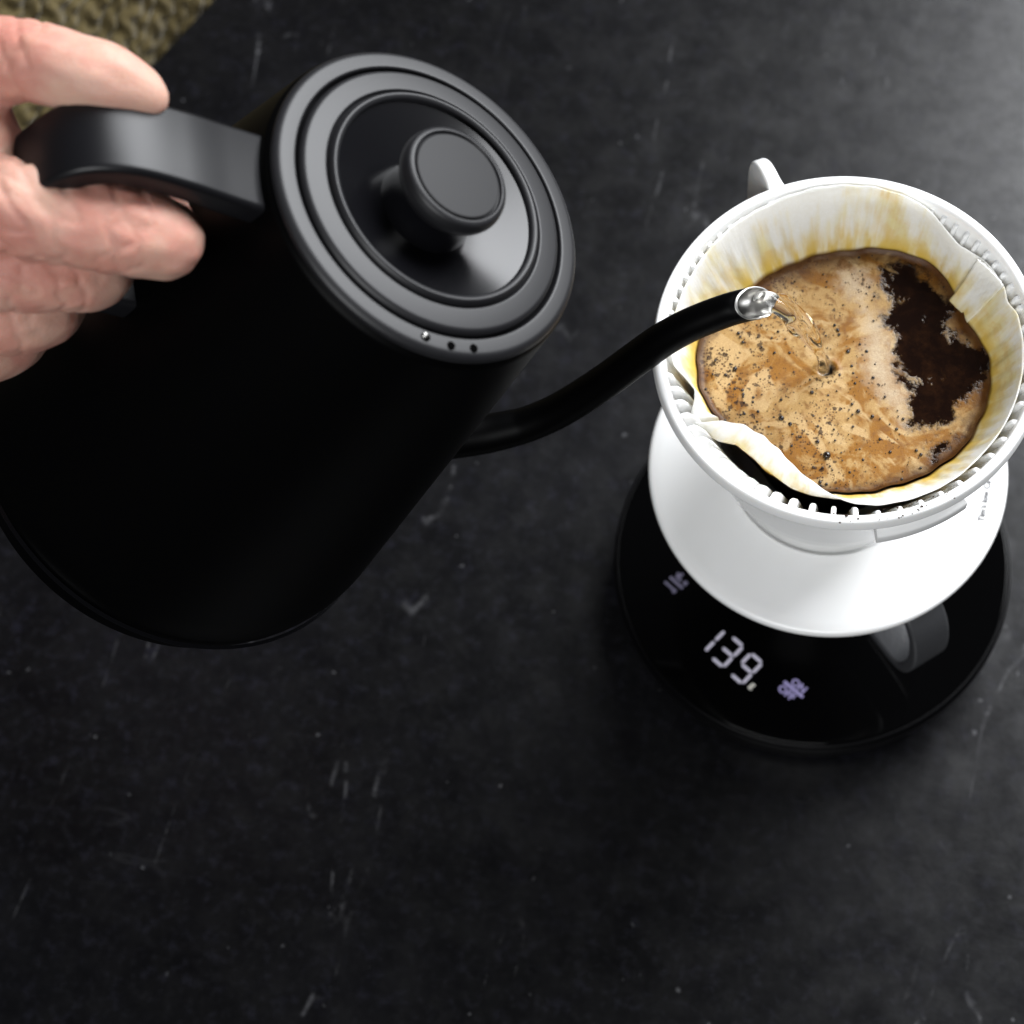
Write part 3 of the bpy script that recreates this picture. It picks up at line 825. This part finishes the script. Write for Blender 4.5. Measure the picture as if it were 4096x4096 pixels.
spo = sp[: ns - 9]; rdo = rad[: ns - 9]
Vo, Fo, _ = tube('spout', spo, rdo, CUT)
spout = link('spout', mesh('spout', Vo, Fo), M['black_body'], kettle, smooth=60)
# polished lining with its bright edge
n = 40; Vi, Fi, _ = tube('lining', spo, rdo - 0.0007, CUT)
V = [Vector(Vo[-n + k]) for k in range(n)]
T_, A2, B2 = frames(spo, (0, 1, 0))
lipV, lipF = [], []
keep = 60
inn = Vi[-keep * n:]
base = 0
lipV += inn
for i in range(keep - 1):
    for k in range(n):
        lipF.append((i * n + k, (i + 1) * n + k, (i + 1) * n + (k + 1) % n, i * n + (k + 1) % n))
o0 = len(lipV)
for k in range(n): lipV.append(np.array(Vo[-n + k]) + T_[-1] * 0.00022)
i0 = (keep - 1) * n
mid0 = len(lipV)
for k in range(n): lipV.append((np.array(Vo[-n + k]) + np.array(Vi[-n + k])) / 2 + T_[-1] * 0.0004)
for k in range(n):
    k2 = (k + 1) % n
    lipF.append((i0 + k, mid0 + k, mid0 + k2, i0 + k2)); lipF.append((mid0 + k, o0 + k, o0 + k2, mid0 + k2))
o1 = len(lipV)
for k in range(n): lipV.append(np.array(Vo[-n + k]) - T_[-1] * 0.0001)
for k in range(n):
    k2 = (k + 1) % n; lipF.append((o0 + k, o1 + k, o1 + k2, o0 + k2))
link('spout_lining', mesh('spout_lining', lipV, lipF), M['steel'], spout, smooth=60)
link('spout_collar', sweep('spout_collar', sp[6:16], lambda i: circle(0.0086 - 0.0002 * i, 40), up=(0, 1, 0)), M['black_body'], spout, smooth=60)

# strap handle
hpath = spline([(-0.0450, 0.0026, -0.0106), (-0.0570, 0.0026, -0.0088), (-0.0700, 0.0026, -0.0068), (-0.0840, 0.0028, -0.0066), (-0.0940, 0.003, -0.0120), (-0.0990, 0.003, -0.0250), (-0.0996, 0.003, -0.0400), (-0.0965, 0.003, -0.0530), (-0.0880, 0.002, -0.0630), (-0.0760, 0.002, -0.0670), (-0.0540, 0.001, -0.0680)], 90)
link('strap_handle', sweep('strap_handle', hpath, lambda i: rrect(0.0236 - 0.005 * min(1, i / 80), 0.0080, 0.0018, 5), up=(0, 1, 0)), M['black_handle'], kettle, smooth=50)

# ------------------------------------------------------------------ water leaving the spout
st = spline([(-0.0290, -0.0042, .2012), (-0.0280, -0.0036, .2034), (-0.0264, -0.0031, .2050), (-0.0242, -0.0024, 0.2056), (-0.0212, -0.0022, 0.204), (-0.018, -0.0015, 0.199), (-0.0151, -0.001, 0.1925), (-0.012, -0.0009, 0.1855), (-0.0095, -0.0007, 0.1785), (-0.0074, -0.0002, 0.1705), (-0.0055, 0.0009, 0.1606)], 120)
srad = np.interp(np.linspace(0, 1, 120), [0, .06, .15, .3, .42, .55, .7, .82, .92, 1], [.0014, .0022, .0034, .0040, .0035, .0030, .0026, .0021, .0019, .0023])
def ssec(i):
    w = i / 119
    tw = 1.2 + w * 7.0
    out = []
    for k in range(32):
        a = 2 * math.pi * k / 32
        r = srad[i] * (1 + (0.10 + 0.20 * min(1, w * 2)) * math.cos(2 * (a - tw)) + 0.08 * math.cos(3 * a + w * 11) + 0.03 * math.cos(5 * a - w * 17) + 0.06 * math.sin(w * 34))
        out.append((r * math.cos(a), r * math.sin(a)))
    return out
water = link('water_stream', sweep('water_stream', st, ssec, up=(0, 0, 1)), M['water'], smooth=80)
water.location = (0, 0, Z0)
tag(water, 'clear twisting stream of hot water falling from the kettle spout into the coffee', 'water')

# ------------------------------------------------------------------ hand and sweater
person = empty('person', (-0.36, 0.2, 0.0))
person.matrix_world = Matrix.Identity(4)
tag(person, 'person in an olive knit sweater gripping the black kettle handle', 'person')
CH = {
 'thumb': [(-0.2447, -0.0373, 0.3218, 15.0), (-0.2262, -0.0379, 0.3352, 12.5), (-0.2093, -0.0381, 0.3413, 10.8), (-0.1963, -0.0398, 0.342, 9.8), (-0.1882, -0.0398, 0.3408, 9.2), (-0.1823, -0.0400, 0.3385, 7.4), (-0.1788, -0.0406, 0.3370, 5.6), (-0.1768, -0.0413, 0.3362, 3.8)],
 'index': [(-0.2283, -0.0745, 0.3210, 14.0), (-0.2102, -0.0714, 0.3270, 13.2), (-0.1974, -0.0716, 0.3258, 12.4), (-0.1856, -0.0702, 0.3222, 12.2), (-0.1766, -0.0688, 0.3183, 11.6), (-0.1721, -0.0668, 0.3130, 10.2), (-0.1758, -0.0595, 0.3036, 8.8), (-0.1826, -0.0489, 0.2990, 8.2), (-0.1885, -0.0392, 0.3010, 7.6), (-0.1912, -0.0347, 0.3035, 7.0)],
 'middle': [(-0.2369, -0.0812, 0.3035, 13.5), (-0.2167, -0.0803, 0.3107, 12.5), (-0.2038, -0.0786, 0.3084, 11.2), (-0.1965, -0.0754, 0.3042, 10.6), (-0.1932, -0.071, 0.2979, 10.2), (-0.196, -0.0617, 0.2889, 9.0), (-0.2025, -0.0473, 0.2847, 8.5), (-0.2061, -0.0385, 0.2886, 7.5)],
 'ring': [(-0.2477, -0.0849, 0.282, 13.5), (-0.2254, -0.0849, 0.2928, 13.0), (-0.2142, -0.0828, 0.2909, 12.0), (-0.2092, -0.0779, 0.2856, 11.0), (-0.2099, -0.0687, 0.2774, 9.5), (-0.2159, -0.0535, 0.2712, 8.0)],
 'little': [(-0.2535, -0.0893, 0.2648, 12.0), (-0.234, -0.0877, 0.2713, 11.0), (-0.2257, -0.0835, 0.2674, 9.5), (-0.2225, -0.0759, 0.2612, 8.5), (-0.2255, -0.0655, 0.2538, 7.5)],
 'palm_a': [(-0.2887, -0.0555, 0.294, 24.0), (-0.2581, -0.0568, 0.3107, 19.0), (-0.2361, -0.058, 0.3222, 16.0), (-0.2228, -0.0554, 0.3289, 13.5)],
 'palm_b': [(-0.2887, -0.0555, 0.294, 24.0), (-0.2603, -0.0649, 0.297, 20.0), (-0.2304, -0.0753, 0.3146, 15.0)],
 'palm_c': [(-0.2887, -0.0555, 0.294, 24.0), (-0.2631, -0.0693, 0.2849, 19.0), (-0.2403, -0.0813, 0.2931, 15.0)],
 'palm_d': [(-0.2924, -0.0574, 0.283, 24.0), (-0.268, -0.0781, 0.2713, 18.0), (-0.2509, -0.0866, 0.2709, 14.0)],
 'web': [(-0.2446, -0.0379, 0.3216, 15.0), (-0.2307, -0.0502, 0.3256, 13.0), (-0.2217, -0.063, 0.3247, 13.0), (-0.2143, -0.0694, 0.3254, 12.0)],
 'arm': [(-0.2887, -0.0555, 0.294, 26.0), (-0.3266, -0.0462, 0.2815, 29.0), (-0.3882, -0.0359, 0.2729, 34.0), (-0.5049, -0.0181, 0.2535, 40.0)],
}
items = []
for name, ch in CH.items():
    a = np.array(ch); L = np.linalg.norm(np.diff(a[:, :3], axis=0), axis=1).sum()
    for q in spline(a, max(8, int(L / 0.0014))):
        items.append((q[0], q[1], q[2] + Z0, q[3] / 1000, 1, 1, 1))
hm = spheres('hand', items)
tmp = bpy.data.objects.new('tmp', hm); col.objects.link(tmp)
rmod = tmp.modifiers.new('r', 'REMESH'); rmod.mode = 'VOXEL'; rmod.voxel_size = 0.0009
smod = tmp.modifiers.new('s', 'SMOOTH'); smod.factor = 0.5; smod.iterations = 14
bpy.context.view_layer.update()
hand_me = bpy.data.meshes.new_from_object(tmp.evaluated_get(bpy.context.evaluated_depsgraph_get()))
bpy.data.objects.remove(tmp)
hand_me.materials.clear()
# knuckle creases, folds and flushed joints, worked into the surface along each finger's own axis
hn = len(hand_me.vertices)
hv = np.empty(hn * 3, np.float32); hand_me.vertices.foreach_get('co', hv); hv = hv.reshape(-1, 3).astype(float)
hnor = np.empty(hn * 3, np.float32); hand_me.vertex_normals.foreach_get('vector', hnor); hnor = hnor.reshape(-1, 3).astype(float)
disp_h = np.zeros(hn); flush = np.zeros(hn); best = np.full(hn, 1e9); owner = np.zeros(hn, int); along = np.zeros(hn)
fingers = ['thumb', 'index', 'middle', 'ring', 'little', 'palm_a', 'palm_b', 'palm_c', 'web']
cumulative = {}
for fi, name in enumerate(fingers):
    q = spline(np.array(CH[name]), 60); q[:, 2] += Z0
    L = np.r_[0, np.cumsum(np.linalg.norm(np.diff(q[:, :3], axis=0), axis=1))]; cumulative[name] = L
    for k in range(60):
        dd = np.linalg.norm(hv - q[k, :3], axis=1) - q[k, 3] / 1000
        mk = dd < best; best[mk] = dd[mk]; owner[mk] = fi; along[mk] = L[k]
    # sharpen 'along' by projecting on the local axis
for fi, name in enumerate(fingers):
    q = spline(np.array(CH[name]), 60); q[:, 2] += Z0
    L = cumulative[name]; mk = owner == fi
    idx = np.clip(np.searchsorted(L, along[mk]), 1, 58)
    tx = q[idx + 1, :3] - q[idx - 1, :3]; tx /= np.linalg.norm(tx, axis=1)[:, None]
    along[mk] = L[idx] + ((hv[mk] - q[idx, :3]) * tx).sum(1)
def crease(name, frac, width, depth, wob=0.0012):
    mk = owner == fingers.index(name)
    a0 = cumulative[name][-1] * frac
    jitter = wob * np.sin(hv[:, 0] * 420 + hv[:, 1] * 610 + frac * 50) + 0.6 * wob * np.sin(hv[:, 2] * 900)
    disp_h[mk] -= (depth * np.exp(-((along - a0 + jitter) / width) ** 2))[mk]
def redden(name, frac, width, amount):
    mk = owner == fingers.index(name)
    flush[mk] += (amount * np.exp(-((along - cumulative[name][-1] * frac) / width) ** 2))[mk]
for fr_ in (0.515, 0.545, 0.572, 0.60): crease('thumb', fr_, 0.0008, 0.00055)
for fr_ in (0.26, 0.31, 0.36): crease('thumb', fr_, 0.0012, 0.0007, 0.002)
for fr_ in (0.435, 0.455, 0.475, 0.50): crease('index', fr_, 0.0008, 0.0006)
for fr_ in (0.20, 0.245, 0.33): crease('index', fr_, 0.0018, 0.0008, 0.003)
for fr_ in (0.42, 0.445, 0.47): crease('middle', fr_, 0.0009, 0.0006)
for fr_ in (0.25, 0.33): crease('middle', fr_, 0.0018, 0.0008, 0.003)
for fr_ in (0.40, 0.45, 0.50): crease('ring', fr_, 0.0010, 0.0006)
for nm, fr_, w_, am in (('thumb', .55, .009, .6), ('thumb', .9, .010, .5), ('index', .47, .011, .9), ('index', .20, .012, .5), ('middle', .44, .010, .8), ('ring', .45, .010, .8), ('web', .5, .015, .5)): redden(nm, fr_, w_, am)
lump = 0.00018 * np.sin(hv[:, 0] * 310 + 2 * np.sin(hv[:, 1] * 170)) * np.sin(hv[:, 1] * 280 + hv[:, 2] * 190) + 0.00007 * np.sin(hv[:, 0] * 700 + hv[:, 2] * 800) * np.sin(hv[:, 1] * 760)
hv += hnor * (0.75 * disp_h + lump)[:, None]
hand_me.vertices.foreach_set('co', hv.astype(np.float32).ravel())
set_attr(hand_me, 'flush', np.clip(flush, 0, 1))
hand_me.update()
hand = link('hand', hand_me, M['skin'], person, smooth=0)
hand.data.shade_smooth()
# thumbnail, seen edge-on at the tip
nv = []
for i in range(9):
    for k in range(9):
        u, v = i / 8 - 0.5, k / 8 - 0.5
        nv.append((u * 0.0105, v * 0.0085, 0.0012 - 0.010 * v * v * 1.1 - 0.004 * u * u))
nm = mesh('thumbnail', nv, [(i * 9 + k, i * 9 + k + 1, (i + 1) * 9 + k + 1, (i + 1) * 9 + k) for i in range(8) for k in range(8)])
nail = link('thumbnail', nm, M['nail'], person, smooth=80)
ax = Vector((0.0100, -0.0010, -0.0040)).normalized(); nz = Vector((0.10, 0.62, -0.50)); nz = (nz - ax * nz.dot(ax)).normalized(); ny = nz.cross(ax)
mm = Matrix((ax, ny, nz)).transposed().to_4x4(); mm.translation = Vector((-0.1812, -0.0392, 0.3342 + Z0))
nail.matrix_local = mm
nail.modifiers.new('t', 'SOLIDIFY').thickness = 0.0005

# sweater: rib-knit torso just beyond the counter edge
nu, nv_ = 420, 300
prof = spline([(0.020, -0.20), (0.022, -0.09), (0.030, -0.035), (0.050, 0.015), (0.085, 0.060), (0.130, 0.10), (0.20, 0.145)], nv_)
arc = np.r_[0, np.cumsum(np.linalg.norm(np.diff(prof, axis=0), axis=1))]
u = np.linspace(-0.22, 0.34, nu)
V = []
for i in range(nv_):
    tz = prof[min(i + 1, nv_ - 1)] - prof[max(i - 1, 0)]; tz = tz / np.linalg.norm(tz)
    no, nz_ = -tz[1], tz[0]
    fan = 1.0 + 0.18 * np.sin(u * 7)
    pa = arc[i] * 0.80 + u * 0.45 + 0.006 * np.sin(u * 23 + 1) + 0.0012 * np.sin(u * 190 + arc[i] * 260) + 0.0008 * np.sin(u * 410 - arc[i] * 330)
    qa = u * 0.90 - arc[i] * 0.42
    rib = np.abs(np.sin(math.pi * pa / 0.0085))
    frac = (pa / 0.0085) % 1.0 - 0.5
    st_ = np.sin(2 * math.pi * ((qa + 0.0010 * np.sin(arc[i] * 500 + u * 120)) / 0.0088 + 1.1 * np.abs(frac)))
    hgt = (0.0056 + 0.0016 * np.sin(u * 130 + arc[i] * 90)) * rib ** 0.6 + 0.0012 * st_ * rib
    bend = 0.35 * u ** 2
    xy = e_pt[None] + np.outer(u, e_dir) + np.outer(prof[i, 0] + bend + hgt * no, e_out)
    V += [(xy[k, 0], xy[k, 1], prof[i, 1] + hgt[k] * nz_) for k in range(nu)]
F = [(i * nu + k, i * nu + k + 1, (i + 1) * nu + k + 1, (i + 1) * nu + k) for i in range(nv_ - 1) for k in range(nu - 1)]
sw = link('sweater', mesh('sweater', V, F), M['knit'], person, smooth=80)
